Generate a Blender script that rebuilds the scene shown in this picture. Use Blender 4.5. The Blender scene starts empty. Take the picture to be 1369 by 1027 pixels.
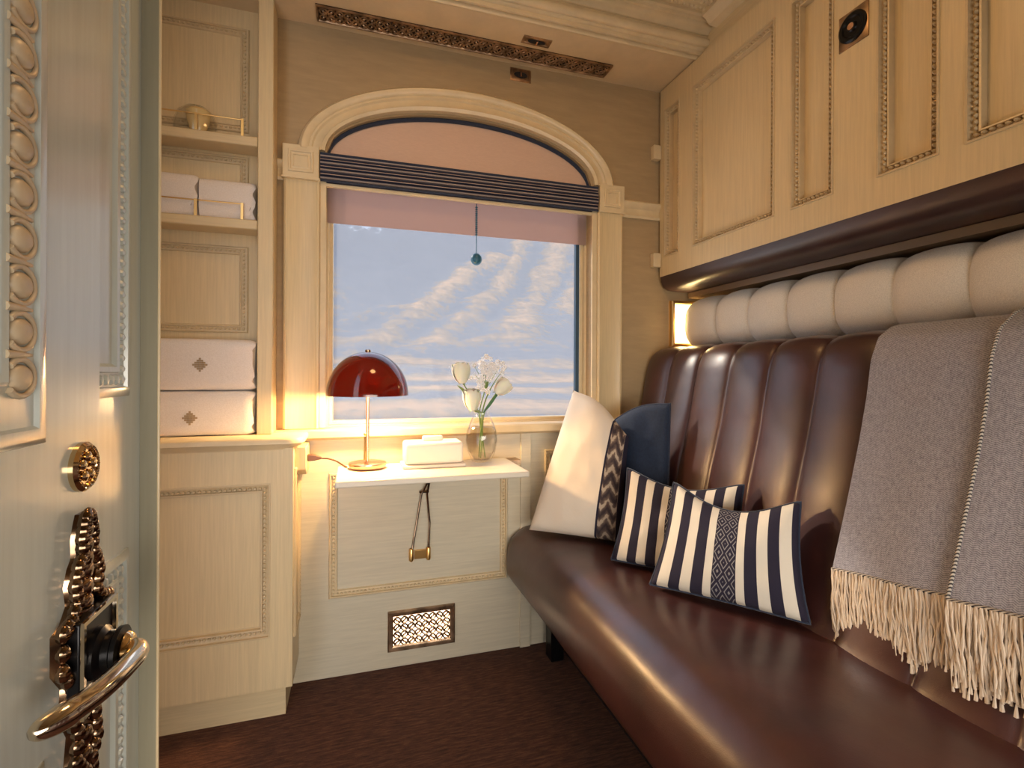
import bpy, bmesh, math, random
from mathutils import Vector, Matrix, noise
random.seed(7)
PI = math.pi
SC = bpy.context.scene
COL = SC.collection

# ------------------------------------------------------------------ camera
F, TH, RO, CX, CY = 671.3, math.radians(17.25), math.radians(.25), 684.5, 499.4
D = 1.95                     # window wall plane
H = .571 * D                 # eye height
FW = Vector((math.sin(TH), math.cos(TH), 0)); RT = Vector((math.cos(TH), -math.sin(TH), 0)); UP = Vector((0, 0, 1))

def at(px, py, X=None, Y=None, Z=None):
    """measured point of the photograph on a wall / shelf / floor plane"""
    u, v = px - CX, -(py - CY)
    c, s = math.cos(RO), math.sin(RO)
    u, v = (u * c - v * s) / F, (u * s + v * c) / F
    d = FW + RT * u + UP * v
    t = X / d.x if X is not None else (Y / d.y if Y is not None else (Z - H) / d.z)
    return Vector((d.x * t, d.y * t, H + d.z * t))

cd = bpy.data.cameras.new('camera'); cam = bpy.data.objects.new('camera', cd); COL.objects.link(cam)
c, s = math.cos(RO), math.sin(RO)
# image content is rolled clockwise by RO -> camera axes rolled counter-clockwise
right = RT * c + UP * s
up = UP * c - RT * s
m = Matrix((right, up, -FW)).transposed().to_4x4(); m.translation = (0, 0, H)
cam.matrix_world = m
cd.sensor_width = 36; cd.lens = F / 1369 * 36; cd.shift_y = -(513.5 - CY) / 1369
cd.clip_start = .01; cd.clip_end = 3000
SC.camera = cam
SC.view_settings.view_transform = 'Standard'; SC.view_settings.look = 'None'
SC.view_settings.gamma = 1; SC.view_settings.exposure = .50
SC.view_settings.use_curve_mapping = False

# ------------------------------------------------------------------ materials
MT = {}
class NT:
    def __init__(s, name):
        s.m = bpy.data.materials.new(name); s.m.use_nodes = True
        s.t = s.m.node_tree; s.b = s.t.nodes['Principled BSDF']; s.o = s.t.nodes['Material Output']; MT[name] = s.m
    def n(s, typ, **k):
        nd = s.t.nodes.new(typ)
        for a, v in k.items():
            if a.startswith('i_'):
                key = a[2:]
                key = int(key) if key.isdigit() else key.replace('_', ' ')
                nd.inputs[key].default_value = v
            else: setattr(nd, a, v)
        return nd
    def l(s, a, b): s.t.links.new(a, b)
    def coord(s, out='Object', scale=(1, 1, 1), rot=(0, 0, 0)):
        tc = s.n('ShaderNodeTexCoord'); mp = s.n('ShaderNodeMapping'); mp.inputs['Scale'].default_value = scale
        mp.inputs['Rotation'].default_value = rot
        s.l(tc.outputs[out], mp.inputs[0]); return mp.outputs[0]
    def ramp(s, fac, stops, interp='LINEAR'):
        r = s.n('ShaderNodeValToRGB'); r.color_ramp.interpolation = interp
        e = r.color_ramp.elements
        while len(e) > 1: e.remove(e[-1])
        e[0].position = stops[0][0]; e[0].color = (*stops[0][1], 1)
        for p, col in stops[1:]:
            q = e.new(p); q.color = (*col, 1)
        s.l(fac, r.inputs[0]); return r.outputs[0]
    def math(s, op, a, b=None):
        m_ = s.n('ShaderNodeMath', operation=op)
        for i, v in enumerate((a, b)):
            if v is None: continue
            if isinstance(v, (int, float)): m_.inputs[i].default_value = v
            else: s.l(v, m_.inputs[i])
        return m_.outputs[0]
    def facing(s, f0):
        lw = s.n('ShaderNodeLayerWeight'); lw.inputs[0].default_value = .5
        return s.math('ADD', s.math('MULTIPLY', s.math('POWER', lw.outputs['Facing'], 5.0), 1 - f0), f0)
    def bump(s, h, strength=.3, dist=.002):
        b = s.n('ShaderNodeBump'); b.inputs['Strength'].default_value = strength; b.inputs['Distance'].default_value = dist
        s.l(h, b.inputs['Height']); s.l(b.outputs[0], s.b.inputs['Normal'])
    def set(s, **k):
        for a, v in k.items(): s.b.inputs[a.replace('_', ' ')].default_value = v
        return s

def plain(name, col, rough=.5, metal=0, **k):
    n = NT(name); n.set(Base_Color=(*col, 1), Roughness=rough, Metallic=metal, **k)
    return n

def painted(name, col, sc, rough=.36):
    n = NT(name)
    t = n.n('ShaderNodeTexNoise', i_Scale=1.0, i_Detail=5.0, i_Roughness=.6); n.l(n.coord(scale=sc), t.inputs['Vector'])
    a = tuple(v * .90 for v in col); b = tuple(min(1, v * 1.08) for v in col)
    n.l(n.ramp(t.outputs['Fac'], [(.25, a), (.75, b)]), n.b.inputs['Base Color'])
    n.bump(t.outputs['Fac'], .12, .001); n.set(Roughness=rough)
    return n
CREAM = (.70, .56, .335)
painted('cream paint', CREAM, (160, 160, 6))            # vertical brush grain
painted('cream paint rail', CREAM, (8, 8, 160))         # horizontal grain
painted('cream moulding', (.72, .585, .37), (14, 14, 14), .32)
painted('darker moulding', (.63, .495, .30), (20, 20, 20), .35)  # darker cream than the plain moulding
painted('shaded jamb paint', (.30, .28, .20), (90, 90, 5), .5)  # dark tone puts the strip's shade into its colour
painted('ceiling paint', (.70, .55, .35), (10, 10, 10), .4)
n = painted('door paint', (.55, .61, .58), (90, 90, 5), .30)
n.b.inputs['Coat Weight'].default_value = 1.0; n.b.inputs['Coat Roughness'].default_value = .16; n.b.inputs['Coat IOR'].default_value = 1.6
painted('wall paint', (.42, .305, .17), (10, 10, 60), .5)
painted('dado paint', (.66, .60, .46), (8, 8, 160), .4)
painted('door carved', (.58, .47, .32), (50, 50, 50), .38)

n = NT('carpet')
t = n.n('ShaderNodeTexNoise', i_Scale=1.0, i_Detail=6.0, i_Roughness=.75); n.l(n.coord(scale=(18, 130, 1)), t.inputs['Vector'])
t2 = n.n('ShaderNodeTexNoise', i_Scale=420.0, i_Detail=2.0); n.l(n.coord(), t2.inputs['Vector'])
mx = n.math('ADD', n.math('MULTIPLY', t.outputs['Fac'], .75), n.math('MULTIPLY', t2.outputs['Fac'], .25))
n.l(n.ramp(mx, [(.34, (.022, .008, .005)), (.5, (.075, .028, .017)), (.66, (.18, .075, .042))]), n.b.inputs['Base Color'])
n.bump(mx, .8, .004); n.set(Roughness=.95)

def leather(name, a, b, rough):
    n = NT(name)
    t = n.n('ShaderNodeTexNoise', i_Scale=7.0, i_Detail=4.0); n.l(n.coord(), t.inputs['Vector'])
    n.l(n.ramp(t.outputs['Fac'], [(.3, a), (.7, b)]), n.b.inputs['Base Color'])
    v = n.n('ShaderNodeTexVoronoi', i_Scale=420.0); n.l(n.coord(), v.inputs['Vector'])
    t3 = n.n('ShaderNodeTexNoise', i_Scale=16.0, i_Detail=3.0); n.l(n.coord(), t3.inputs['Vector'])
    n.bump(n.math('ADD', n.math('MULTIPLY', v.outputs['Distance'], .12), n.math('MULTIPLY', t3.outputs['Fac'], 1.0)), .25, .004)
    n.set(Roughness=rough); n.b.inputs['Specular IOR Level'].default_value = .6
    n.b.inputs['Coat Weight'].default_value = .3; n.b.inputs['Coat Roughness'].default_value = .28
leather('brown leather', (.042, .014, .013), (.078, .025, .022), .38)
leather('dark leather', (.030, .010, .009), (.05, .017, .014), .42)

def cloth(name, a, b, sc=(500, 500, 500), rough=.9, sheen=.3, bs=.4):
    n = NT(name)
    t = n.n('ShaderNodeTexNoise', i_Scale=1.0, i_Detail=3.0, i_Roughness=.7); n.l(n.coord(scale=sc), t.inputs['Vector'])
    n.l(n.ramp(t.outputs['Fac'], [(.3, a), (.7, b)]), n.b.inputs['Base Color'])
    n.bump(t.outputs['Fac'], bs, .001); n.set(Roughness=rough); n.b.inputs['Sheen Weight'].default_value = sheen
    return n
cloth('linen', (.58, .54, .48), (.82, .77, .69), (60, 500, 500))
cloth('white towel', (.74, .68, .64), (.86, .80, .77), (300, 300, 300))
cloth('pink fabric', (.62, .43, .33), (.68, .48, .37), (60, 60, 400), .8, .1)
cloth('navy fabric', (.012, .020, .045), (.025, .035, .07), (200, 200, 200))
cloth('navy velvet', (.006, .016, .045), (.011, .026, .065), (120, 120, 120), .75, .12)
cloth('cream cloth', (.76, .68, .57), (.86, .78, .67), (250, 250, 250))
cloth('fringe', (.66, .53, .41), (.88, .76, .62), (90, 90, 20))
cloth('emblem thread', (.36, .26, .16), (.42, .31, .20), (300, 300, 300))

n = NT('throw weave')                     # charcoal / pale herringbone
cv = n.coord(scale=(1, 1, 1))
sx = n.n('ShaderNodeSeparateXYZ'); n.l(cv, sx.inputs[0])
zig = n.math('PINGPONG', n.math('MULTIPLY', sx.outputs['Y'], 130.0), 1.0)
w = n.math('PINGPONG', n.math('ADD', n.math('MULTIPLY', sx.outputs['Z'], 520.0), n.math('MULTIPLY', zig, 2.0)), 1.0)
t = n.n('ShaderNodeTexNoise', i_Scale=1.0, i_Detail=5.0, i_Roughness=.8); n.l(n.coord(scale=(200, 260, 90)), t.inputs['Vector'])
mx = n.math('ADD', n.math('MULTIPLY', w, .30), n.math('MULTIPLY', t.outputs['Fac'], .8))
n.l(n.ramp(mx, [(.3, (.10, .098, .125)), (.8, (.52, .51, .59))]), n.b.inputs['Base Color'])
n.bump(mx, .5, .0015); n.set(Roughness=.95); n.b.inputs['Sheen Weight'].default_value = .4

n = NT('braided edge')
n.l(n.ramp(n.math('PINGPONG', n.math('MULTIPLY', (lambda q: (n.l(n.coord(), q.inputs[0]), n.math('ADD', n.math('ADD', q.outputs['Y'], q.outputs['Z']), q.outputs['X']))[1])(n.n('ShaderNodeSeparateXYZ')), 230.0), 1.0), [(.3, (.04, .035, .04)), (.6, (.55, .50, .44))]), n.b.inputs['Base Color']); n.set(Roughness=.9)

NAVY, WHT = (.017, .014, .035), (.74, .69, .60)
n = NT('striped cushion')
tc = n.n('ShaderNodeTexCoord'); s2 = n.n('ShaderNodeSeparateXYZ'); n.l(tc.outputs['UV'], s2.inputs[0]); U, V = s2.outputs['X'], s2.outputs['Y']
st = n.ramp(U, [(0, NAVY), (.05, WHT), (.13, NAVY), (.21, WHT), (.285, NAVY), (.365, WHT), (.42, NAVY), (.58, WHT), (.635, NAVY), (.715, WHT), (.79, NAVY), (.87, WHT), (.95, NAVY)], 'CONSTANT')
da = n.math('PINGPONG', n.math('MULTIPLY', n.math('SUBTRACT', U, .42), 25.0), 1.0)
db = n.math('PINGPONG', n.math('MULTIPLY', V, 12.0), 1.0)
dd = n.math('PINGPONG', n.math('MULTIPLY', n.math('ADD', da, db), 1.6), .5)
line = n.math('LESS_THAN', dd, .14)
inb = n.math('MULTIPLY', n.math('GREATER_THAN', U, .425), n.math('LESS_THAN', U, .575))
mxn = n.n('ShaderNodeMix', data_type='RGBA'); n.l(n.math('MULTIPLY', line, inb), mxn.inputs[0]); n.l(st, mxn.inputs[6]); mxn.inputs[7].default_value = (.26, .25, .26, 1)
n.l(mxn.outputs[2], n.b.inputs['Base Color'])
t = n.n('ShaderNodeTexNoise', i_Scale=400.0); n.l(n.coord(), t.inputs['Vector']); n.bump(t.outputs['Fac'], .5, .001); n.set(Roughness=.9)

n = NT('cream banded cushion')
tc = n.n('ShaderNodeTexCoord'); s2 = n.n('ShaderNodeSeparateXYZ'); n.l(tc.outputs['UV'], s2.inputs[0]); U, V = s2.outputs['X'], s2.outputs['Y']
st = n.ramp(U, [(0, (.80, .71, .60)), (.74, NAVY), (.765, (.5, .4, .3)), (.955, NAVY)], 'CONSTANT')
za = n.math('PINGPONG', n.math('MULTIPLY', U, 14.0), 1.0)
zz = n.math('PINGPONG', n.math('ADD', n.math('MULTIPLY', V, 14.0), n.math('MULTIPLY', za, 1.2)), 1.0)
tn = n.n('ShaderNodeTexNoise', i_Scale=60.0, i_Detail=3.0); n.l(n.coord(), tn.inputs['Vector'])
pat = n.ramp(n.math('ADD', n.math('MULTIPLY', zz, .5), n.math('MULTIPLY', tn.outputs['Fac'], .6)), [(.35, (.05, .035, .04)), (.62, (.16, .11, .09)), (.72, (.52, .42, .32))])
inb = n.math('MULTIPLY', n.math('GREATER_THAN', U, .765), n.math('LESS_THAN', U, .955))
mxn = n.n('ShaderNodeMix', data_type='RGBA'); n.l(inb, mxn.inputs[0]); n.l(st, mxn.inputs[6]); n.l(pat, mxn.inputs[7])
n.l(mxn.outputs[2], n.b.inputs['Base Color'])
t = n.n('ShaderNodeTexNoise', i_Scale=14.0, i_Detail=3.0); n.l(n.coord(), t.inputs['Vector']); n.bump(t.outputs['Fac'], .4, .01); n.set(Roughness=.9)

n = NT('pleated navy')                    # navy and pale pinstripe pleats across the blind
s2 = n.n('ShaderNodeSeparateXYZ'); n.l(n.coord(), s2.inputs[0])
n.l(n.ramp(n.math('PINGPONG', n.math('MULTIPLY', s2.outputs['Z'], 150.0), 1.0), [(.35, (.015, .018, .04)), (.6, (.05, .05, .08)), (.85, (.50, .38, .32))]), n.b.inputs['Base Color']); n.set(Roughness=.6)

n = NT('sheer blind')
n.t.nodes.remove(n.b)
tl = n.n('ShaderNodeBsdfTranslucent'); tl.inputs[0].default_value = (.62, .48, .45, 1)
df = n.n('ShaderNodeBsdfDiffuse'); df.inputs[0].default_value = (.55, .42, .37, 1)
a = n.n('ShaderNodeMixShader'); a.inputs[0].default_value = .45; n.l(tl.outputs[0], a.inputs[1]); n.l(df.outputs[0], a.inputs[2])
n.l(a.outputs[0], n.o.inputs[0])

def metal(name, col, rough, ns=0):
    n = plain(name, col, rough, 1.0)
    if ns:
        t = n.n('ShaderNodeTexNoise', i_Scale=ns, i_Detail=3.0); n.l(n.coord(), t.inputs['Vector'])
        n.l(n.ramp(t.outputs['Fac'], [(.35, tuple(v * .35 for v in col)), (.65, col)]), n.b.inputs['Base Color'])
metal('polished brass', (.78, .58, .33), .12)
metal('polished nickel brass', (.72, .62, .48), .10)
metal('aged bronze', (.50, .34, .22), .14, 30)
metal('fretwork bronze', (.62, .43, .28), .38, 18)
plain('strip wood', (.16, .10, .055), .4)
metal('brass', (.75, .48, .18), .28)
metal('copper', (.80, .50, .36), .25)
plain('blue guide', (.03, .07, .12), .4)
plain('black steel', (.01, .01, .012), .3, .6)
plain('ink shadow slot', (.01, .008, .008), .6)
plain('white ceramic', (.86, .80, .72), .25)
plain('table laminate', (.82, .76, .64), .28)
plain('navy ball', (.02, .12, .20), .4)
plain('brown plastic', (.12, .05, .025), .4)
plain('petal', (.90, .86, .74), .6, 0, Subsurface_Weight=.2)
plain('white petal', (.88, .88, .90), .6)
plain('stem green', (.16, .24, .05), .5)
plain('leaf green', (.05, .16, .05), .5)
plain('gold glass', (.80, .60, .28), .15)

def emis(name, col, st):
    n = plain(name, (.8, .8, .8), .5); n.b.inputs['Emission Color'].default_value = (*col, 1); n.b.inputs['Emission Strength'].default_value = st
emis('lamp bulb', (1, .62, .30), 30)
emis('reading light diffuser', (1, .72, .30), 3.5)
emis('floor light', (1, .76, .52), 5)

n = NT('amber acrylic')                   # brown-red translucent shade
n.t.nodes.remove(n.b)
gl = n.n('ShaderNodeBsdfGlossy'); gl.inputs['Roughness'].default_value = .06; gl.inputs[0].default_value = (1, 1, 1, 1)
df = n.n('ShaderNodeBsdfDiffuse'); df.inputs[0].default_value = (.05, .008, .004, 1)
tr = n.n('ShaderNodeBsdfTransparent'); tr.inputs[0].default_value = (.16, .022, .008, 1)
tl = n.n('ShaderNodeBsdfTranslucent'); tl.inputs[0].default_value = (.28, .035, .010, 1)
a = n.n('ShaderNodeMixShader'); a.inputs[0].default_value = .22; n.l(df.outputs[0], a.inputs[1]); n.l(tr.outputs[0], a.inputs[2])
a2 = n.n('ShaderNodeMixShader'); a2.inputs[0].default_value = .12; n.l(a.outputs[0], a2.inputs[1]); n.l(tl.outputs[0], a2.inputs[2])
fr = n.facing(.05); b2 = n.n('ShaderNodeMixShader'); n.l(fr, b2.inputs[0]); n.l(a2.outputs[0], b2.inputs[1]); n.l(gl.outputs[0], b2.inputs[2])
n.l(b2.outputs[0], n.o.inputs[0])

def glassy(name, tint, haze_mix=0.0, ior=1.45):
    n = NT(name); n.t.nodes.remove(n.b)
    gl = n.n('ShaderNodeBsdfGlossy'); gl.inputs['Roughness'].default_value = .02
    tr = n.n('ShaderNodeBsdfTransparent'); tr.inputs[0].default_value = (*tint, 1)
    fr = n.facing(((ior - 1) / (ior + 1)) ** 2); b2 = n.n('ShaderNodeMixShader'); n.l(fr, b2.inputs[0]); n.l(tr.outputs[0], b2.inputs[1]); n.l(gl.outputs[0], b2.inputs[2])
    out = b2.outputs[0]
    if haze_mix:  # pale veil in the pane standing in for outdoor haze
        tl = n.n('ShaderNodeBsdfTranslucent'); tl.inputs[0].default_value = (.9, .92, .95, 1)
        b3 = n.n('ShaderNodeMixShader'); b3.inputs[0].default_value = haze_mix; n.l(out, b3.inputs[1]); n.l(tl.outputs[0], b3.inputs[2]); out = b3.outputs[0]
    n.l(out, n.o.inputs[0])
glassy('window glass', (.96, .98, 1), .10, 1.12)
glassy('clear glass', (.985, .99, .99), 0, 1.5)
glassy('water', (.985, .99, .98), 0, 1.1)

n = NT('hillside')                         # dry grass ridges painted sunlit, grey-blue scrub as shade, snow and painted haze above
at_ = n.n('ShaderNodeAttribute', attribute_name='cover')
t = n.n('ShaderNodeTexNoise', i_Scale=1.0, i_Detail=6.0, i_Roughness=.7); n.l(n.coord(scale=(.35, .16, .4), rot=(0, 0, .5)), t.inputs['Vector'])
tf = n.n('ShaderNodeTexNoise', i_Scale=1.0, i_Detail=6.0, i_Roughness=.75); n.l(n.coord(scale=(.9, .30, .9), rot=(0, 0, .6)), tf.inputs['Vector'])
t2 = n.n('ShaderNodeTexNoise', i_Scale=1.0, i_Detail=4.0); n.l(n.coord(scale=(.05, .5, .5)), t2.inputs['Vector'])
fac = n.math('ADD', at_.outputs['Fac'], n.math('ADD', n.math('MULTIPLY', n.math('SUBTRACT', t.outputs['Fac'], .5), .75), n.math('ADD', n.math('MULTIPLY', n.math('SUBTRACT', t2.outputs['Fac'], .5), .5), n.math('MULTIPLY', n.math('SUBTRACT', tf.outputs['Fac'], .5), .7))))
colr = n.ramp(fac, [(.0, (.088, .090, .105)), (.38, (.110, .110, .120)), (.55, (.19, .13, .085)), (.85, (.37, .21, .105))])
sn = n.n('ShaderNodeAttribute', attribute_name='snow')
t3 = n.n('ShaderNodeTexNoise', i_Scale=1.0, i_Detail=7.0, i_Roughness=.7); n.l(n.coord(scale=(.12, .12, .12)), t3.inputs['Vector'])
sf = n.ramp(n.math('ADD', sn.outputs['Fac'], n.math('MULTIPLY', n.math('SUBTRACT', t3.outputs['Fac'], .5), 1.6)), [(.45, (0, 0, 0)), (.6, (1, 1, 1))])
mxn = n.n('ShaderNodeMix', data_type='RGBA'); n.l(sf, mxn.inputs[0]); n.l(colr, mxn.inputs[6]); mxn.inputs[7].default_value = (.30, .315, .34, 1)
n.l(mxn.outputs[2], n.b.inputs['Base Color']); n.set(Roughness=1.0); n.b.inputs['Specular IOR Level'].default_value = 0

# ------------------------------------------------------------------ mesh building
class MB:
    def __init__(s): s.v = []; s.f = []; s.uv = None; s.attr = {}
    def add(s, vs, fs):
        o = len(s.v); s.v += [Vector(v) for v in vs]; s.f += [tuple(i + o for i in f) for f in fs]; return s
    def box(s, x0, x1, y0, y1, z0, z1):
        vs = [(x, y, z) for x in (x0, x1) for y in (y0, y1) for z in (z0, z1)]
        return s.add(vs, [(0, 1, 3, 2), (4, 6, 7, 5), (0, 4, 5, 1), (2, 3, 7, 6), (0, 2, 6, 4), (1, 5, 7, 3)])
    def obox(s, c, ax, ay, az):            # oriented box: centre and three half vectors
        c = Vector(c); ax, ay, az = map(Vector, (ax, ay, az))
        vs = [c + ax * i + ay * j + az * k for i in (-1, 1) for j in (-1, 1) for k in (-1, 1)]
        return s.add(vs, [(0, 1, 3, 2), (4, 6, 7, 5), (0, 4, 5, 1), (2, 3, 7, 6), (0, 2, 6, 4), (1, 5, 7, 3)])
    def loft(s, loops, closed=True, caps=False):
        o = len(s.v); k = len(loops[0])
        for L in loops: s.v += [Vector(p) for p in L]
        for i in range(len(loops) - 1):
            for j in range(k if closed else k - 1):
                a, b = o + i * k + j, o + i * k + (j + 1) % k
                s.f.append((a, b, b + k, a + k))
        if caps:
            s.f.append(tuple(o + j for j in range(k))[::-1]); s.f.append(tuple(o + (len(loops) - 1) * k + j for j in range(k)))
        return s
    def lathe(s, prof, c, n=32, axis='Z'):
        c = Vector(c); loops = []
        for r, h in prof:
            L = []
            for i in range(n):
                a = 2 * PI * i / n; x, y = r * math.cos(a), r * math.sin(a)
                L.append(c + (Vector((x, y, h)) if axis == 'Z' else Vector((h, x, y)) if axis == 'X' else Vector((x, h, y))))
            loops.append(L)
        return s.loft(loops, True, True)
    def tube(s, pts, r, n=10, caps=True):
        pts = [Vector(p) for p in pts]; loops = []; prev = None
        for i, p in enumerate(pts):
            d = (pts[min(i + 1, len(pts) - 1)] - pts[max(i - 1, 0)]).normalized()
            a = prev if prev is not None else (Vector((0, 0, 1)) if abs(d.z) < .9 else Vector((1, 0, 0)))
            a = (a - d * a.dot(d)).normalized(); prev = a; b = d.cross(a)
            rr = r(i / (len(pts) - 1)) if callable(r) else r
            if isinstance(rr, tuple): ra, rb = rr
            else: ra = rb = rr
            loops.append([p + a * ra * math.cos(2 * PI * j / n) + b * rb * math.sin(2 * PI * j / n) for j in range(n)])
        return s.loft(loops, True, caps)
    def ell(s, c, rx, ry, rz, n=12, m_=8, rot=None):
        c = Vector(c); loops = []
        for i in range(m_ + 1):
            a = -PI / 2 + PI * i / m_; cr_ = max(math.cos(a), .02)
            L = []
            for j in range(n):
                v = Vector((rx * cr_ * math.cos(2 * PI * j / n), ry * cr_ * math.sin(2 * PI * j / n), rz * math.sin(a)))
                L.append(c + (rot @ v if rot else v))
            loops.append(L)
        return s.loft(loops, True, True)
    def grid(s, fn, nu, nv):
        o = len(s.v)
        for i in range(nu + 1):
            for j in range(nv + 1): s.v.append(Vector(fn(i / nu, j / nv)))
        for i in range(nu):
            for j in range(nv):
                a = o + i * (nv + 1) + j; s.f.append((a, a + 1, a + nv + 2, a + nv + 1))
        return s
    def build(s, name, mat, parent=None, loc=None, smooth=True, angle=38, bevel=0, seg=2):
        off = Vector(OFF.get(parent.name, (0, 0, 0))) if parent else Vector(loc or (0, 0, 0))
        me = bpy.data.meshes.new(name)
        me.from_pydata([v - off for v in s.v], [], s.f)
        bm = bmesh.new(); bm.from_mesh(me); bmesh.ops.recalc_face_normals(bm, faces=bm.faces); bm.to_mesh(me); bm.free()
        me.materials.append(MT[mat])
        if smooth: me.shade_smooth(); me.set_sharp_from_angle(angle=math.radians(angle))
        if s.uv:
            uvl = me.uv_layers.new(name='UVMap')
            for lp in me.loops: uvl.data[lp.index].uv = s.uv[lp.vertex_index]
        for k, vals in s.attr.items():
            at2 = me.attributes.new(k, 'FLOAT', 'POINT'); at2.data.foreach_set('value', vals)
        o = bpy.data.objects.new(name, me); COL.objects.link(o)
        if parent: o.parent = parent
        else: o.location = off
        OFF[o.name] = tuple(off)
        if bevel:
            b = o.modifiers.new('bevel', 'BEVEL'); b.width = bevel; b.segments = seg; b.limit_method = 'ANGLE'; b.angle_limit = math.radians(40)
        return o
OFF = {}
def tag(o, label=None, cat=None, group=None, kind=None):
    for k, v in (('label', label), ('category', cat), ('group', group), ('kind', kind)):
        if v: o[k] = v
    return o
def thing(name, label, cat, loc=(0, 0, 0), group=None):
    o = bpy.data.objects.new(name, None); COL.objects.link(o); o.location = loc; o.empty_display_size = .05
    OFF[o.name] = tuple(loc); return tag(o, label, cat, group)
def struct(o, label=None): return tag(o, label, kind='structure')

# planes: (a, b, n) -> world
win = lambda a, b, n_: Vector((a, D - n_, b))
def planeX(x, sgn): return lambda a, b, n_: Vector((x + sgn * n_, a, b))
def planeY(y): return lambda a, b, n_: Vector((a, y - n_, b))
cabF = planeX(1.285, -1); doorF = planeX(-.255, 1); dwall = planeX(-.28, 1)

def frame(mb, M, a0, b0, a1, b1, prof):
    """mitred rectangular moulding; prof = [(inset, height), ...]"""
    loops = [[M(a0 + d, b0 + d, h), M(a1 - d, b0 + d, h), M(a1 - d, b1 - d, h), M(a0 + d, b1 - d, h)] for d, h in prof]
    mb.loft(loops, True)
def bead(mb, M, a, b, n0, ra, rb, rn, n=6):
    o = len(mb.v)
    for k in range(2):
        q = (1, .62)[k]; h = (0, .75)[k]
        for j in range(n):
            t_ = 2 * PI * j / n
            mb.v.append(M(a + ra * q * math.cos(t_), b + rb * q * math.sin(t_), n0 + rn * h))
    mb.v.append(M(a, b, n0 + rn))
    for j in range(n):
        j2 = (j + 1) % n
        mb.f.append((o + j, o + j2, o + n + j2, o + n + j)); mb.f.append((o + n + j, o + n + j2, o + 2 * n))
def beaded(mb, M, a0, b0, a1, b1, w=.022, h=.008, pitch=.013):
    frame(mb, M, a0, b0, a1, b1, [(0, 0), (0, h * .6), (w * .12, h), (w * .28, h), (w * .32, h * .35), (w * .72, h * .35), (w * .76, h * .8), (w * .9, h * .7), (w, 0)])
    mid = w * .52
    for (p, q) in (((a0 + mid, b0 + mid), (a1 - mid, b0 + mid)), ((a0 + mid, b1 - mid), (a1 - mid, b1 - mid)), ((a0 + mid, b0 + mid), (a0 + mid, b1 - mid)), ((a1 - mid, b0 + mid), (a1 - mid, b1 - mid))):
        L = math.hypot(q[0] - p[0], q[1] - p[1]); k = max(1, int(L / pitch))
        for i in range(k + 1):
            t_ = i / k; hor = abs(q[0] - p[0]) > abs(q[1] - p[1])
            ra, rb = (pitch * .42, w * .19) if hor else (w * .19, pitch * .42)
            bead(mb, M, p[0] + (q[0] - p[0]) * t_, p[1] + (q[1] - p[1]) * t_, h * .3, ra, rb, h * .75)

def mbox(mb, M, a0, b0, a1, b1, n0, n1):
    vs = [M(a, b, n_) for a in (a0, a1) for b in (b0, b1) for n_ in (n0, n1)]
    mb.add(vs, [(0, 1, 3, 2), (4, 6, 7, 5), (0, 4, 5, 1), (2, 3, 7, 6), (0, 2, 6, 4), (1, 5, 7, 3)])
def stiles(mb, M, a0, b0, a1, b1, opens, t):
    """face frame of thickness t around openings that share one height range"""
    q0, q1 = opens[0][1], opens[0][3]
    mbox(mb, M, a0, b0, a1, q0, -t, 0); mbox(mb, M, a0, q1, a1, b1, -t, 0)
    x = a0
    for o_ in sorted(opens):
        mbox(mb, M, x, q0, o_[0], q1, -t, 0); x = o_[2]
    mbox(mb, M, x, q0, a1, q1, -t, 0)
def sunk(mb, M, a0, b0, a1, b1, w=.026, t=.013, pitch=.014):
    """beaded moulding stepping down into a sunk panel"""
    frame(mb, M, a0, b0, a1, b1, [(-.004, 0), (-.004, .003), (.001, .003), (.002, -t * .3), (.005, -t * .45), (w * .62, -t * .62), (w * .66, -t * .25), (w * .80, -t * .30), (w * .84, -t), (w, -t)])
    mid = w * .45
    for (p, q) in (((a0 + mid, b0 + mid), (a1 - mid, b0 + mid)), ((a0 + mid, b1 - mid), (a1 - mid, b1 - mid)), ((a0 + mid, b0 + mid), (a0 + mid, b1 - mid)), ((a1 - mid, b0 + mid), (a1 - mid, b1 - mid))):
        L = math.hypot(q[0] - p[0], q[1] - p[1]); k = max(1, int(L / pitch))
        for i in range(k + 1):
            t_ = i / k; hor = abs(q[0] - p[0]) > abs(q[1] - p[1])
            ra, rb = (pitch * .42, w * .2) if hor else (w * .2, pitch * .42)
            bead(mb, M, p[0] + (q[0] - p[0]) * t_, p[1] + (q[1] - p[1]) * t_, -t * .45, ra, rb, t * .42)

# ================================================================== SETTING
# room: X -0.65..1.56, Y -0.9..1.95, Z 0..2.37 (soffit), 2.52 (coffer)
CEIL = 2.372
struct(MB().box(-.75, 1.62, -1.0, 2.0, -.05, 0).build('floor', 'carpet'))

# window wall with arched opening
OX0, OX1, OZ0, OSP, AXC = -.11, .962, .905, 1.905, .426
w = MB()
AB = .536; BB = .215
T0, T1 = 0.0, .10
def wbox(a0, a1, b0, b1): w.box(a0, a1, D + T0, D + T1, b0, b1)
wbox(-.70, OX0, 0, CEIL + .05); wbox(OX1, 1.62, 0, CEIL + .05); wbox(OX0, OX1, 0, OZ0)
NS = 40
for i in range(NS):
    x0 = OX0 + (OX1 - OX0) * i / NS; x1 = OX0 + (OX1 - OX0) * (i + 1) / NS
    zf = lambda x: OSP + BB * math.sqrt(max(0, 1 - ((x - AXC) / AB) ** 2))
    a, b = zf(x0), zf(x1)
    vs = []
    for y in (D + T0, D + T1): vs += [(x0, y, a), (x1, y, b), (x1, y, CEIL + .05), (x0, y, CEIL + .05)]
    w.add(vs, [(0, 1, 2, 3), (7, 6, 5, 4), (0, 4, 5, 1), (3, 2, 6, 7)])
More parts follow.
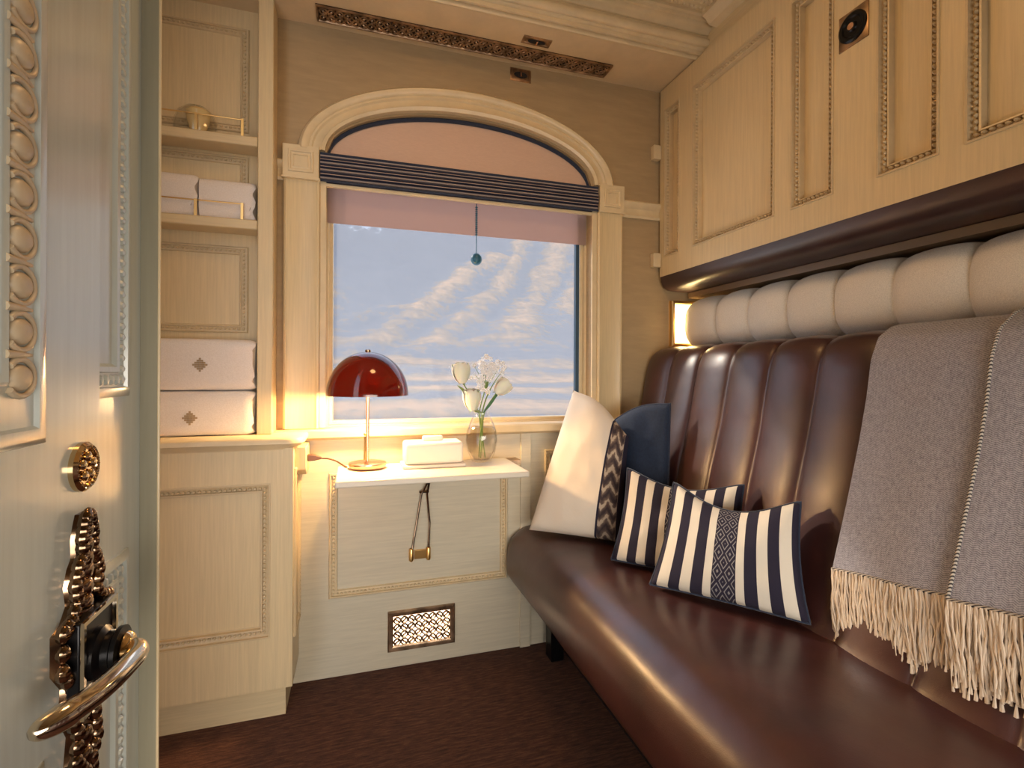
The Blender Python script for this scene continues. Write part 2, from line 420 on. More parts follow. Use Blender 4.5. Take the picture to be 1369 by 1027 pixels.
struct(w.build('wall_window', 'wall paint', angle=20), 'cream painted wall around the arched window')

# lower dado boarding below the window: paler paint
dado = MB().box(-.27, 1.30, D - .006, D - .0005, .0, .872)
dado.box(.640, .684, D - .016, D - .006, 0, .872)      # upright batten by the sofa
struct(dado.build('trim_1', 'dado paint', bevel=.002), 'pale panelled dado under the window')
pm = MB(); M6 = planeY(D - .006)
beaded(pm, M6, -.092, .29, .585, .748, .030, .012, .014)
struct(pm.build('trim_2', 'cream moulding'), 'beaded panel moulding below the table')
pm = MB(); beaded(pm, M6, .745, .30, 1.2, .80, .026, .010, .014)
struct(pm.build('trim_12', 'cream moulding'), 'beaded panel moulding behind the sofa end')

wd = bpy.data.objects.new('window_1', None); COL.objects.link(wd); OFF['window_1'] = (0, 0, 0); struct(wd, 'arched carriage window with cream surround')
# inner frame stepped
fr_ = MB()
frame(fr_, planeY(D + .10), OX0, OZ0, OX1, 1.99, [(0, 0), (0, .045), (.010, .045), (.013, .03), (.024, .03), (.026, 0)])
struct(fr_.build('window_frame', 'cream moulding', wd))
MB().box(OX0 + .015, OX1 - .015, D + .085, D + .089, OZ0 + .01, 1.98).build('window_glass', 'window glass', wd)
tag(MB().box(.914, .930, D + .060, D + .080, OZ0 + .004, 1.80).build('blind_guide', 'blue guide', wd), 'narrow dark blue guide channel')
for a0, a1 in ((-.247, -.128), (.980, 1.095)):
    cs = MB()
    cs.loft([[win(a0, z, 0), win(a0, z, .016), win(a0 + .008, z, .022), win(a0 + .014, z, .018), win(a1 - .014, z, .018), win(a1 - .008, z, .022), win(a1, z, .020), win(a1, z, 0)] for z in (.912, 1.805)], True, True)
    cs.build('window_casing', 'cream paint', wd, bevel=.001)
    x0_, x1_ = (a1, OX0 + .004) if a0 < 0 else (OX1 - .004, a0)
    MB().box(x0_, x1_, D - .010, D, .912, 1.81).build('inner_casing', 'cream moulding', wd, bevel=.002)
for a0, a1 in ((-.250, -.130), (.984, 1.10)):
    cb = MB(); P3 = planeY(D)
    cb.loft([[P3(a0, z, 0), P3(a0, z, .030), P3(a1, z, .030), P3(a1, z, 0)] for z in (1.805, 1.920)], True, True)
    frame(cb, planeY(D - .030), a0 + .018, 1.823, a1 - .018, 1.902, [(0, 0), (.002, .006), (.008, .006), (.010, .001), (.016, .001), (.018, .004), (.020, 0)])
    cb.box(a0 - .004, a1 + .004, D - .034, D, 1.800, 1.808)
    cb.build('corner_block', 'cream moulding', wd, bevel=.0015)
ar = MB(); loops = []
prof = [(0, 0), (0, .022), (.012, .028), (.018, .022), (.040, .020), (.046, .026), (.054, .024), (.060, .032), (.078, .034), (.088, .024), (.091, .012), (.091, 0)]
for d, h in prof:
    loops.append([win(AXC + (AB + d) * math.cos(t_), OSP + .008 + (BB + d) * math.sin(t_), h) for t_ in [PI * i / 60 for i in range(61)]])
ar.loft(loops, False).build('arch_moulding', 'cream moulding', wd, angle=50)
sl = MB(); sl.loft([[win(x, .872, 0), win(x, .872, .035), win(x, .882, .048), win(x, .905, .050), win(x, .911, .044), win(x, .911, -.10), win(x, .90, -.10)] for x in (-.268, 1.125)], True, True)
sl.build('window_sill', 'cream moulding', wd)
# picture rail both sides
def rail(x0, x1): return MB().loft([[win(x, 1.795, 0), win(x, 1.795, .012), win(x, 1.805, .016), win(x, 1.815, .010), win(x, 1.835, .010), win(x, 1.845, .020), win(x, 1.862, .024), win(x, 1.868, .018), win(x, 1.868, 0)] for x in (x0, x1)], True, True)
struct(rail(-.268, -.250).build('trim_3', 'cream moulding')); struct(rail(1.10, 1.56).build('trim_4', 'cream moulding'), 'cream picture rail right of the window')

# right, left and back walls
struct(MB().box(1.56, 1.62, -1.0, 1.95, 0, 2.6).build('wall_right', 'wall paint'))
struct(MB().box(-.75, 1.62, -1.05, -1.0, 0, 2.6).build('wall_back', 'wall paint'))
struct(MB().box(-.75, -.70, .86, 2.05, 0, 2.6).build('wall_left', 'wall paint'))
lw = MB().box(-.40, -.28, -1.0, .80, 0, CEIL + .2)
lwo = struct(lw.build('wall_entrance', 'door paint'), 'pale painted wall the door slides along')
pm = MB(); beaded(pm, dwall, .50, 1.083, .757, 2.33, .040, .006, .013)
struct(pm.build('trim_5', 'door paint'), 'upper beaded moulding at the end of the entrance wall')
pm = MB(); beaded(pm, dwall, .50, .12, .757, .889, .040, .006, .013)
struct(pm.build('trim_11', 'door paint'), 'lower beaded moulding at the end of the entrance wall')
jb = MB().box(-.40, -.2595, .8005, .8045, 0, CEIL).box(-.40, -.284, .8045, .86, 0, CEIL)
jbo = struct(jb.build('trim_6', 'shaded jamb paint'), 'door jamb post')
MB().tube([(-.2580, .8005, 0), (-.2580, .8005, CEIL)], .0018, 8).build('jamb_bead', 'cream moulding', jbo)

# ceiling: flat soffit strip by the window, cornice, coffer
struct(MB().box(-.75, 1.62, 1.69, 1.97, CEIL, CEIL + .04).build('ceiling', 'ceiling paint'), 'flat cream ceiling strip over the window')
cp = [(1.698, 0), (1.698, -.006), (1.690, -.010), (1.684, -.006), (1.684, .004), (1.676, .004), (1.674, -.002), (1.666, -.002), (1.664, .010), (1.656, .012), (1.654, .018)]
cp += [(1.640 + .014 * math.cos(a), .028 + .016 * math.sin(a)) for a in [-PI * .45 - PI * .85 * i / 8 for i in range(9)]]
cp += [(1.640, .046), (1.640, .052), (1.632, .052), (1.630, .060), (1.618, .064), (1.612, .072), (1.610, .082), (1.602, .084), (1.600, .092), (1.590, .094), (1.59, .104)]
cn = MB().loft([[(x, y, CEIL + z) for y, z in cp] for x in (-.75, 1.31)], False)
struct(cn.build('trim_7', 'cream moulding', angle=60), 'stepped cream cornice across the ceiling')
struct(MB().box(-.75, 1.62, -1.0, 1.60, CEIL + .104, CEIL + .19).build('ceiling_coffer', 'cream moulding'), 'embossed coffered ceiling')
# relief on coffer: acanthus rows built as lobes
rl = MB(); down = lambda a, b, n_: Vector((a, b, CEIL + .104 - n_))
for k in range(60):
    bead(rl, down, .20 + k * .0175, 1.575, 0, .0075, .007, .008, 6)
for k in range(12):
    x = .24 + k * .088
    for yy in (1.53, 1.36):
        for j in range(6):
            a = j * PI / 3; bead(rl, down, x + .017 * math.cos(a), yy + .017 * math.sin(a), 0, .012, .012, .012, 8)
        bead(rl, down, x, yy, .004, .010, .010, .016, 8)
    for sg in (-1, 1):
        rl.tube([down(x + .044 + sg * .030 * math.cos(a), 1.53 + .020 * math.sin(a), .004) for a in [PI * (-.4 + 1.4 * i / 10) for i in range(11)]], .004, 6)
    for j in range(4): bead(rl, down, x + .044, 1.50 + j * .016, 0, .010 - j * .0015, .009, .010, 6)
rl.box(.1, 1.24, 1.478, 1.486, CEIL + .096, CEIL + .104); rl.box(.1, 1.24, 1.400, 1.412, CEIL + .094, CEIL + .104)
struct(rl.build('trim_8', 'cream moulding'), 'embossed flowers on the coffer')
sb = MB()
sb.loft([[(1.235, y, CEIL + .104), (1.235, y, CEIL + .085), (1.250, y, CEIL + .078), (1.265, y, CEIL + .060), (1.300, y, CEIL + .055), (1.300, y, CEIL + .104)] for y in (-1.0, 1.59)], True, True)
struct(sb.build('trim_9', 'cream moulding'), 'cream batten along the coffer edge')
struct(MB().box(1.298, 1.56, -1.0, 1.6895, CEIL + .001, CEIL + .104).build('trim_10', 'cream paint rail'), 'cream fascia above the upper berth')

# outdoors: plain, foothills and mountain
def basez(y):
    rise = max(0, y - 55)
    return -2.2 + .52 * rise * min(1, rise / 150) + .05 * max(0, y - 14)
def on_slope(px, py):
    """where a spur seen in the photograph lies on the hillside"""
    d = at(px, py, Y=1.0) - Vector((0, 0, H)); y = 30.0
    while y < 400 and H + d.z * y > basez(y): y += .5
    return Vector((d.x * y, y))
SPURS = [([(478, 470), (520, 447), (560, 425), (600, 396), (640, 366), (668, 350)], 3.2, 1.0), ([(560, 470), (610, 440), (640, 415), (668, 392), (690, 350), (700, 325)], 3.4, .9), ([(688, 455), (700, 425), (716, 392), (738, 362), (750, 335)], 4.6, 1.0), ([(470, 492), (560, 470), (640, 455), (715, 446)], 2.2, .9), ([(446, 440), (500, 428), (545, 418)], 1.6, .5), ([(760, 420), (790, 350), (800, 300)], 5, .9), ([(380, 480), (420, 420), (440, 370)], 4, .7)]
SPURS = [([on_slope(*p) for p in pts], w_, a_) for pts, w_, a_ in SPURS]
def cover(x, y):  # spur strength; ridge colour stands in for sunlight on them
    p = noise.fractal(Vector((x * .02 + 3, y * .02, 0)), 1, 2, 4)
    q = Vector((x + 1.5 * noise.noise(Vector((x * .08, y * .08, 1))), y + 2 * noise.noise(Vector((x * .07, y * .07, 7))))); r = 0
    for pts, w_, a_ in SPURS:
        for i in range(len(pts) - 1):
            e_ = pts[i + 1] - pts[i]; t_ = max(0, min(1, (q - pts[i]).dot(e_) / e_.length_squared))
            dd_ = (q - pts[i] - e_ * t_).length
            r = max(r, a_ * math.exp(-(dd_ / (w_ * 1.1)) ** 2) * (.85 + .3 * noise.noise(Vector((q.x * .25, q.y * .12, 4)))))
    return r, p
def terr(u, v):
    y = 14 + 420 * v ** 1.6; x = (-.75 + 1.9 * u) * (y + 25)
    r, p = cover(x, y)
    amp = min(1, max(0, y - 55) / 90)
    z = basez(y) + amp * (3.0 * r + 4 * p + 1.6 * noise.fractal(Vector((x * .06, y * .06, 3)), 1, 2, 4)) + .3 * noise.noise(Vector((x * .07, y * .07, 5)))
    return x, y, z
tm = MB(); NU, NV = 420, 260
tm.grid(terr, NU, NV)
cv_, sn_ = [], []
for v in tm.v:
    r, p = cover(v.x, v.y)
    low = 1 - min(1, max(0, (v.y - 70) / 60))
    band = .50 + .30 * math.sin(v.y * .42 + v.x * .012) * math.exp(-v.y / 110) + .35 * noise.noise(Vector((v.x * .012, v.y * .10, 2)))
    cv_.append(max(0, min(1, low * (band + .04) + (1 - low) * (r * .70 + .12 + .16 * p))))
    sn_.append(max(0, min(1, (v.z - 22) / 50)) * max(0, min(1, (45 - v.x) / 40)) * .75)  # snow amount, raised to carry pale haze too
tm.attr = {'cover': cv_, 'snow': sn_}
struct(tm.build('hillside_ground', 'hillside', angle=180), 'dry grass foothills rising to a snow-flecked mountain outside the window')

# ================================================================== DOOR (sliding leaf open along the entrance wall)
dr = bpy.data.objects.new('door_1', None); COL.objects.link(dr); dr.location = (-.255, .63, 0); OFF['door_1'] = (-.255, .63, 0)
struct(dr, 'pale carved compartment door slid open at the left')
dl = MB().box(-.2795, -.255, -.35, .628, .02, 2.36)
dl.build('door_leaf', 'door paint', dr, bevel=.0015)
def egg_dart(mb, M, a0, a1, b, vert, w, pitch, h):
    """egg-and-dart carving; runs along b (vert) or along a"""
    k = int((a1 - a0) / pitch)
    for i in range(k):
        t_ = a0 + (i + .5) * pitch
        def Q(u, v, n_): return M(b + u, t_ + v, n_) if vert else M(t_ + v, b + u, n_)
        loops = []
        for q, hh in ((1, 0), (.95, .35), (.8, .68), (.55, .9), (.28, .98), (.03, 1)):
            L = []
            for j in range(20):
                a = 2 * PI * j / 20
                L.append(Q(w * .04 + w * .36 * q * math.cos(a), pitch * .30 * q * math.sin(a), h * (.1 + .75 * hh)))
            loops.append(L)
        mb.loft(loops)
        pts = [Q(w * .02 + w * .47 * math.cos(a), pitch * .40 * math.sin(a), h * .35) for a in [-PI * .78 + PI * 1.56 * j / 18 for j in range(19)]]
        mb.tube(pts, lambda s_: w * (.045 + .03 * abs(2 * s_ - 1)), 8)
        mb.tube([Q(-w * .48, pitch * .5, h * .3), Q(-w * .1, pitch * .5, h * .5), Q(w * .40, pitch * .5, h * .25)], lambda s_: w * (.10 - .06 * s_), 8)
pmn = MB(); frame(pmn, doorF, .05, 1.052, .529, 2.30, [(0, 0), (.001, .002), (.006, .004), (.014, .004), (.0165, .001), (.050, .001), (.053, .004), (.058, .003), (.060, 0)])
pmn.build('panel_moulding', 'door paint', dr, angle=50)
pmn = MB(); frame(pmn, doorF, .05, .10, .529, .78, [(0, 0), (.001, .002), (.006, .004), (.014, .004), (.0165, .001), (.050, .001), (.053, .004), (.058, .003), (.060, 0)])

pmn.build('panel_moulding', 'door paint', dr, angle=50)
ed = MB()
egg_dart(ed, doorF, 1.090, 2.27, .4915, True, .038, .0365, .008)
ed.build('carved_moulding', 'door carved', dr, angle=60)
ed = MB(); egg_dart(ed, doorF, .07, .470, 1.0830, False, .038, .0365, .008)
ed.build('carved_moulding', 'door paint', dr, angle=60)
rs = MB(); rc = (-.255, .590, 1.021)
rs.lathe([(.024, 0), (.024, .004), (.021, .007), (.018, .006), (.017, .004), (.002, .004)], rc, 28, 'X')
for j in range(5):
    a = 2 * PI * j / 5 + PI / 2; rs.ell((rc[0] + .006, rc[1] + .010 * math.cos(a), rc[2] + .010 * math.sin(a)), .003, .0052, .0052, 8, 6)
for j in range(22):
    a = 2 * PI * j / 22; rs.ell((rc[0] + .006, rc[1] + .0195 * math.cos(a), rc[2] + .0195 * math.sin(a)), .0018, .0022, .0022, 6, 4)
tag(rs.build('keyhole_rosette', 'polished brass', dr), 'round pierced brass rosette')
# lock plate: tall carved silhouette
es = MB()
out = []
cy = .585
pr_ = [(.700, .010), (.715, .016), (.735, .013), (.750, .024), (.775, .020), (.800, .034), (.825, .030), (.845, .046), (.880, .046), (.884, .032), (.897, .022), (.915, .026), (.930, .020), (.938, .013), (.955, .014), (.968, .010), (.977, .006)]
es.loft([[(-.255, cy - w_, z), (-.248, cy - w_ + .002, z), (-.248, cy + w_ - .002, z), (-.255, cy + w_, z)] for z, w_ in pr_], True, True)
for i in range(len(pr_) - 1):
    (z0, w0), (z1, w1) = pr_[i], pr_[i + 1]
    for sg in (-1, 1):
        for q in (0, .5):
            es.ell((-.247, cy + sg * (w0 + (w1 - w0) * q - .004), z0 + (z1 - z0) * q), .006, .0065, .0085, 8, 6)
    es.ell((-.247, cy, (z0 + z1) / 2), .0045, .009, .010, 8, 6)
tag(es.build('lock_plate', 'aged bronze', dr), 'ornate dark bronze scroll plate')
bp = MB().box(-.249, -.238, cy - .034, cy + .034, .795, .884)
bpo = bp.build('back_plate', 'black steel', dr, bevel=.002)
frm = MB(); frame(frm, planeX(-.238, 1), cy - .034, .795, cy + .034, .884, [(0, 0), (0, .003), (.004, .003), (.005, 0)])
frm.build('bright_rim', 'polished nickel brass', bpo)
hb = MB()
hb.lathe([(.024, 0), (.024, .006), (.019, .010), (.019, .016), (.022, .018), (.022, .022), (.001, .023)], (-.238, cy - .005, .843), 24, 'X')
hbo = hb.build('lever_rose', 'black steel', dr)
MB().lathe([(.014, .0215), (.016, .025), (.014, .029), (.010, .031), (.001, .032)], (-.238, cy - .005, .843), 20, 'X').build('neck', 'polished brass', hbo)
lv = [Vector(p) for p in ((-.222, .580, .843), (-.212, .580, .843), (-.203, .575, .8435), (-.199, .562, .844), (-.199, .545, .845), (-.201, .520, .846), (-.205, .497, .847), (-.211, .477, .848), (-.219, .463, .848), (-.226, .453, .848))]
def smooth_path(P, k=5):
    out = []
    for i in range(len(P) - 1):
        p0, p1, p2, p3 = P[max(i - 1, 0)], P[i], P[i + 1], P[min(i + 2, len(P) - 1)]
        for j in range(k):
            t_ = j / k
            out.append(.5 * ((2 * p1) + (-p0 + p2) * t_ + (2 * p0 - 5 * p1 + 4 * p2 - p3) * t_ ** 2 + (-p0 + 3 * p1 - 3 * p2 + p3) * t_ ** 3))
    return out + [P[-1]]
MB().tube(smooth_path(lv), lambda s_: (.0095 if s_ < .8 else .0095 * math.sqrt(max(.08, 1 - ((s_ - .8) / .2) ** 2)) + .001), 18).build('lever_handle', 'polished nickel brass', dr, angle=80)

# ================================================================== LEFT: CABINET + SHELVES
cb = thing('base_cabinet', 'low cream cupboard with beaded panel left of the window', 'cabinet', (-.43, 1.86, 0))
cM = planeY(1.75); bb_ = MB().box(-.69, -.192, 1.767, 1.943, .104, .872); stiles(bb_, cM, -.69, .104, -.192, .872, [(-.64, .274, -.262, .758)], .0171)
bb_.build('cabinet_body', 'cream paint', cb, angle=20)
MB().box(-.69, -.215, 1.782, 1.943, 0, .104).build('toe_kick', 'cream paint rail', cb)
pm = MB(); sunk(pm, cM, -.64, .274, -.262, .758, w=.030, t=.0168)
pm.build('panel_moulding', 'darker moulding', cb)
wt = MB(); r_ = .05
def wtl(ins, z):
    x1, y0 = -.160 - ins, 1.722 + ins
    pts = [Vector((-.69, 1.943, z)), Vector((-.69, y0, z))]
    for i in range(7):
        a = -PI / 2 + PI / 2 * i / 6; pts.append(Vector((x1 - r_ + r_ * math.cos(a), y0 + r_ + r_ * math.sin(a), z)))
    pts.append(Vector((x1, 1.943, z))); return pts
wt.loft([wtl(.026, .866), wtl(.024, .872), wtl(.010, .878), wtl(.008, .884), wtl(.0, .888), wtl(0, .900), wtl(.004, .905)], True, True)
wt.build('worktop', 'cream moulding', cb, angle=60)
sm = MB(); beaded(sm, planeX(-.192, 1), 1.775, .25, 1.93, .80, .022, .008, .014)
sm.build('side_moulding', 'cream moulding', cb)
bk = MB().loft([[(x, 1.80, .866), (x, 1.80, .79), (x, 1.83, .770), (x, 1.93, .770), (x, 1.93, .866)] for x in (-.192, -.158)], True, True)
bk.build('corbel', 'cream paint', cb, bevel=.002)

sh = thing('shelf_unit', 'tall cream alcove shelving with two shelves above the cupboard', 'shelf', (-.46, 1.93, .905))
MB().box(-.69, -.272, D - .003, D + .0, .905, CEIL).build('back_panel', 'cream paint', sh)
MB().box(-.316, -.269, 1.85, 1.943, .9055, CEIL - .002).build('side_post', 'cream paint', sh, bevel=.003)
PB = planeY(D - .003)
for b0_, b1_ in ((1.945, 2.305), (1.25, 1.548), (1.70, 1.86)):
    pm = MB(); beaded(pm, PB, -.66, b0_, -.360, b1_, .028, .008, .014); pm.build('panel_moulding', 'darker moulding', sh)
for z0, z1, zr in ((1.868, 1.900, 1.957), (1.590, 1.622, 1.676)):
    so = MB().box(-.69, -.317, 1.855, 1.945, z0, z1).build('shelf', 'cream paint rail', sh, bevel=.004)
    g = MB(); g.tube([(-.69, 1.87, zr), (-.366, 1.87, zr)], .0022, 8)
    for x in (-.366, -.502, -.638): g.box(x - .004, x + .004, 1.867, 1.873, z1, zr + .003)
    g.build('gallery_rail', 'brass', so)

# folded bedding on the worktop
def folded(name, x0, x1, y0, y1, z0, z1, layers, seed, emblem=None, label='', cat='towel', group=None):
    e = .55 if layers == 2 else .32
    t_ = thing(name, label, cat, ((x0 + x1) / 2, (y0 + y1) / 2, z0), group)
    b = MB(); zc, hz = (z0 + z1) / 2, (z1 - z0) / 2
    def fn(u, v):
        a = 2 * PI * u
        cy_, cz = math.copysign(abs(math.cos(a)) ** e, math.cos(a)), math.copysign(abs(math.sin(a)) ** e, math.sin(a))
        x = x0 + (x1 - x0) * v
        endr = 1 - .10 * max(0, (v - .93) / .07) ** 2
        fold = 1 - .020 * abs(math.sin(layers * PI * (cz * .5 + .5))) ** .3 if v > .9 else 1
        xo = -.010 * abs(math.sin(layers * PI * (cz * .5 + .5) + .3)) ** 3 * (v > .9)
        n_ = .0025 * noise.noise(Vector((x * 9 + seed, cy_ * 2, cz * 3)))
        return (x + xo, (y0 + y1) / 2 + cy_ * (y1 - y0) / 2 * endr + n_, zc + cz * hz * endr * fold + n_ * .6)
    o_ = len(b.v); NUu, NVv = 48, 30
    b.grid(fn, NUu, NVv)
    b.f.append(tuple(i * (NVv + 1) + NVv for i in range(NUu))); b.f.append(tuple(i * (NVv + 1) for i in range(NUu)))
    b.build('folded_cloth', 'white towel', t_, angle=60)
    if emblem:
        ex, ez = emblem; em = MB(); c5 = .0062
        for i in range(-3, 4):
            for j in range(-3, 4):
                if abs(i) + abs(j) <= 3 and not (i == 0 and j == 0 and False):
                    if (i + j) % 2 == 1 or abs(i) + abs(j) < 3: em.box(ex + (i - .44) * c5, ex + (i + .44) * c5, y0 - .0035, y0 + .002, ez + (j - .44) * c5 * 1.05, ez + (j + .44) * c5 * 1.05)
        tag(em.build('embroidered_emblem', 'emblem thread', t_), 'small beige stepped diamond emblem')
    return t_
folded('folded_towel', -.66, -.322, 1.842, 1.945, .9055, 1.052, 3, 1, (-.508, .966), 'thick white folded towel lying directly on the cupboard top', 'towel', 'folded white towels in the alcove')
folded('folded_towel', -.66, -.320, 1.842, 1.945, 1.054, 1.222, 3, 5, (-.480, 1.137), 'thick white folded towel on top of the lower one, under the empty panel', 'towel', 'folded white towels in the alcove')
folded('folded_towel', -.495, -.327, 1.878, 1.944, 1.6225, 1.757, 2, 9, None, 'right rolled pinkish towel behind the lower brass shelf rail', 'towel', 'small towels on the middle shelf')
folded('folded_towel', -.675, -.499, 1.878, 1.944, 1.6225, 1.765, 2, 13, None, 'left rolled pinkish towel behind the lower brass shelf rail, cut by the jamb', 'towel', 'small towels on the middle shelf')
gb = thing('glass_cup', 'overturned small glass cup with gold centre on the top shelf', 'glass', (-.512, 1.902, 1.9))
def oval(mb, cx, k):
    for v in mb.v: v.x = cx + (v.x - cx) * k
    return mb
oval(MB().lathe([(.043, .001), (.044, .014), (.043, .044), (.036, .072), (.020, .092), (.001, .098), (.001, .095), (.019, .089), (.034, .070), (.040, .043), (.042, .014), (.040, .001)], (-.512, 1.902, 1.9005), 28), -.512, 1.45).build('glass_dome', 'clear glass', gb)
oval(MB().lathe([(.014, .001), (.020, .014), (.028, .048), (.030, .074), (.024, .082), (.001, .086)], (-.504, 1.902, 1.902), 24), -.504, 1.2).build('gold_cup', 'gold glass', gb)

# ================================================================== BLIND
bl = thing('window_blind', 'pink arched roman blind with navy pleated band over the window', 'blind', (AXC, D + .02, 1.69))
lf = MB(); lo1 = []; y0 = D + .028
pts = [(AXC + (AB - .004) * math.cos(PI * i / 48), OSP + .004 + (BB - .004) * math.sin(PI * i / 48)) for i in range(49)]
lf.loft([[Vector((x, y0, 1.88)) for x, z in pts], [Vector((x, y0, z)) for x, z in pts]], False)
lf.loft([[Vector((x, y0 + .006, 1.88)) for x, z in pts], [Vector((x, y0 + .006, z)) for x, z in pts]], False)
lf.build('lunette_fabric', 'pink fabric', bl)
MB().tube([(x, y0 - .004, z - .006) for x, z in pts], .0085, 8).build('navy_piping', 'navy fabric', bl)
pb = MB(); prf = []
NP = 11
for i in range(NP * 6 + 1):
    t_ = i / (NP * 6); z = 1.806 + .098 * t_
    prf.append((D - .012 - .006 * abs(math.sin(t_ * NP * PI)) - .010 * math.sin(PI * t_), z))
prf = [(D + .02, 1.806)] + prf + [(D + .02, 1.904)]
pb.loft([[(x, y, z) for y, z in prf] for x in (-.126, .979)], True, True)
pb.build('pleated_band', 'pleated navy', bl, angle=60)
ep = MB()
for z in (1.9035, 1.8065): ep.tube([(-.126, D - .020, z), (.979, D - .020, z)], .0042, 8)
ep.build('navy_edging', 'navy fabric', bl)
MB().box(-.110, .972, D - .012, D + .004, 1.789, 1.801).build('bottom_rail', 'cream moulding', bl, bevel=.002)
MB().box(-.105, .957, D + .050, D + .053, 1.675, 1.86).build('sheer_panel', 'sheer blind', bl)
pc = MB(); pc.tube([(.463, D + .035, 1.80), (.463, D + .035, 1.60)], .0018, 6)
for i in range(14): pc.ell((.463, D + .035, 1.785 - i * .0085), .006, .004, .0035, 8, 4)
pc.build('pull_cord', 'navy ball', bl)
MB().ell((.463, D + .035, 1.575), .023, .023, .025, 18, 12).build('pull_ball', 'navy ball', bl)

# ================================================================== VENTS, LATCHES
def fret(mb, M, a0, b0, a1, b1, unit, r, nh):
    ca, cb_ = int(round((a1 - a0) / unit)), max(1, int(round((b1 - b0) / unit)))
    ua, ub = (a1 - a0) / ca, (b1 - b0) / cb_
    for i in range(ca):
        for j in range(cb_):
            cx, cy2 = a0 + (i + .5) * ua, b0 + (j + .5) * ub
            mb.tube([M(cx + ua * .44 * math.cos(t_), cy2 + ub * .44 * math.sin(t_), nh) for t_ in [2 * PI * k / 10 for k in range(11)]], r, 5, False)
            sgn = 1 if (i + j) % 2 else -1
            mb.tube([M(cx - ua * .4, cy2 + sgn * ub * .4, nh), M(cx - ua * .1, cy2 + sgn * ub * .05, nh), M(cx + ua * .12, cy2 - sgn * ub * .08, nh), M(cx + ua * .4, cy2 - sgn * ub * .4, nh)], r, 5)
            bead(mb, M, cx, cy2, nh, ua * .16, ub * .16, r * 1.6, 6)
ce = lambda a, b, n_: Vector((a, b, CEIL - n_))
vt = thing('air_vent', 'long ornate bronze ceiling vent above the arched window', 'vent', (.43, 1.87, CEIL))
V0, V1, Y0_, Y1_ = -.138, .995, 1.832, 1.915
MB().box(V0, V1, Y0_, Y1_, CEIL - .003, CEIL - .0005).build('backing', 'ink shadow slot', vt)
fm = MB(); frame(fm, ce, V0, Y0_, V1, Y1_, [(0, 0), (0, .008), (.005, .009), (.008, .006), (.009, .002)])
fm.build('vent_frame', 'fretwork bronze', vt)
ft = MB(); fret(ft, ce, V0 + .01, Y0_ + .009, V1 - .01, Y1_ - .009, .0270, .0030, .006)
ft.build('fretwork', 'fretwork bronze', vt)

gr = thing('floor_light', 'small glowing fretwork grille low on the wall under the table', 'light', (.245, D - .006, .14))
A0, A1, B0, B1 = .118, .372, .064, .214
MB().box(A0 + .012, A1 - .012, D - .011, D - .0065, B0 + .012, B1 - .012).build('light_panel', 'floor light', gr)
fm = MB(); frame(fm, M6, A0, B0, A1, B1, [(0, 0), (0, .010), (.004, .013), (.014, .012), (.020, .008), (.021, .004)])
fm.build('grille_frame', 'fretwork bronze', gr)
ft = MB(); fret(ft, M6, A0 + .021, B0 + .021, A1 - .021, B1 - .021, .0265, .0036, .009)
ft.build('fretwork', 'fretwork bronze', gr)

def slot_plate(name, label, M, a0, b0, a1, b1, loc):
    t_ = thing(name, label, 'latch', loc)
    q = MB(); frame(q, M, a0, b0, a1, b1, [(0, 0), (0, .003), (.002, .004), (.010, .004), (.011, .002), ((b1 - b0) / 2 - .001, .002)])
    q.build('plate', 'fretwork bronze', t_)
    ac, bc = (a0 + a1) / 2, (b0 + b1) / 2
    q = MB(); q.loft([[M(ac + rx * math.cos(2 * PI * i / 20), bc + ry * math.sin(2 * PI * i / 20), h) for i in range(20)] for rx, ry, h in (((a1 - a0) * .32, (b1 - b0) * .24, .0045), ((a1 - a0) * .30, (b1 - b0) * .22, .006), (.001, .001, .0062))])
    q.build('slot', 'ink shadow slot', t_)
    q = MB(); q.loft([[M(ac + dx, bc + dy, h) for dx, dy in ((-.003, -.008), (.003, -.008), (.003, .008), (-.003, .008))] for h in (.006, .010)], True, True)
    q.build('thumb_catch', 'copper', t_)
slot_plate('ceiling_latch', 'small bronze slotted plate on the ceiling beside the long vent', ce, .592, 1.768, .703, 1.812, (.65, 1.79, CEIL))
slot_plate('wall_latch', 'small bronze slotted plate on the wall above the arch', win, .592, 2.305, .680, 2.356, (.636, D, 2.33))

# ================================================================== UPPER BERTH
ub = thing('upper_berth', 'cream panelled fold-up berth with beaded frames above the sofa', 'bunk', (1.42, .6, 1.49))
bops = [(y0_, 1.628, y1_, 2.262) for y0_, y1_ in ((1.800, 1.898), (1.300, 1.705), (1.090, 1.228), (.820, .958), (.30, .760), (-.2, .2))]
bb_ = MB().box(1.311, 1.558, -.95, 1.935, 1.543, 2.3655); stiles(bb_, cabF, -.95, 1.543, 1.935, 2.3655, bops, .0261)
bb_.build('berth_body', 'cream paint', ub, angle=20)
for o_ in bops:
    pm = MB(); sunk(pm, cabF, *o_, w=.026, t=.0258); pm.build('panel_moulding', 'darker moulding', ub)
lb = MB()
lp = [(1.287, 1.543), (1.290, 1.520), (1.302, 1.498), (1.325, 1.486), (1.36, 1.482), (1.45, 1.482), (1.45, 1.543)]
lb.loft([[(x, y, z) for x, z in lp] for y in (-.95, 1.930)], True, True)
tag(lb.build('leather_edge', 'dark leather', ub, angle=60), 'dark brown leather lower edge')
lr = thing('round_latch', 'square bronze plate with dark round ring pull on the berth front', 'latch', (1.285, 1.026, 2.055))
q = MB(); frame(q, cabF, .984, 2.008, 1.068, 2.104, [(0, 0), (0, .003), (.002, .004), (.041, .004)]); q.build('plate', 'fretwork bronze', lr)
q = MB(); Pc = Vector((1.281, 1.026, 2.056))
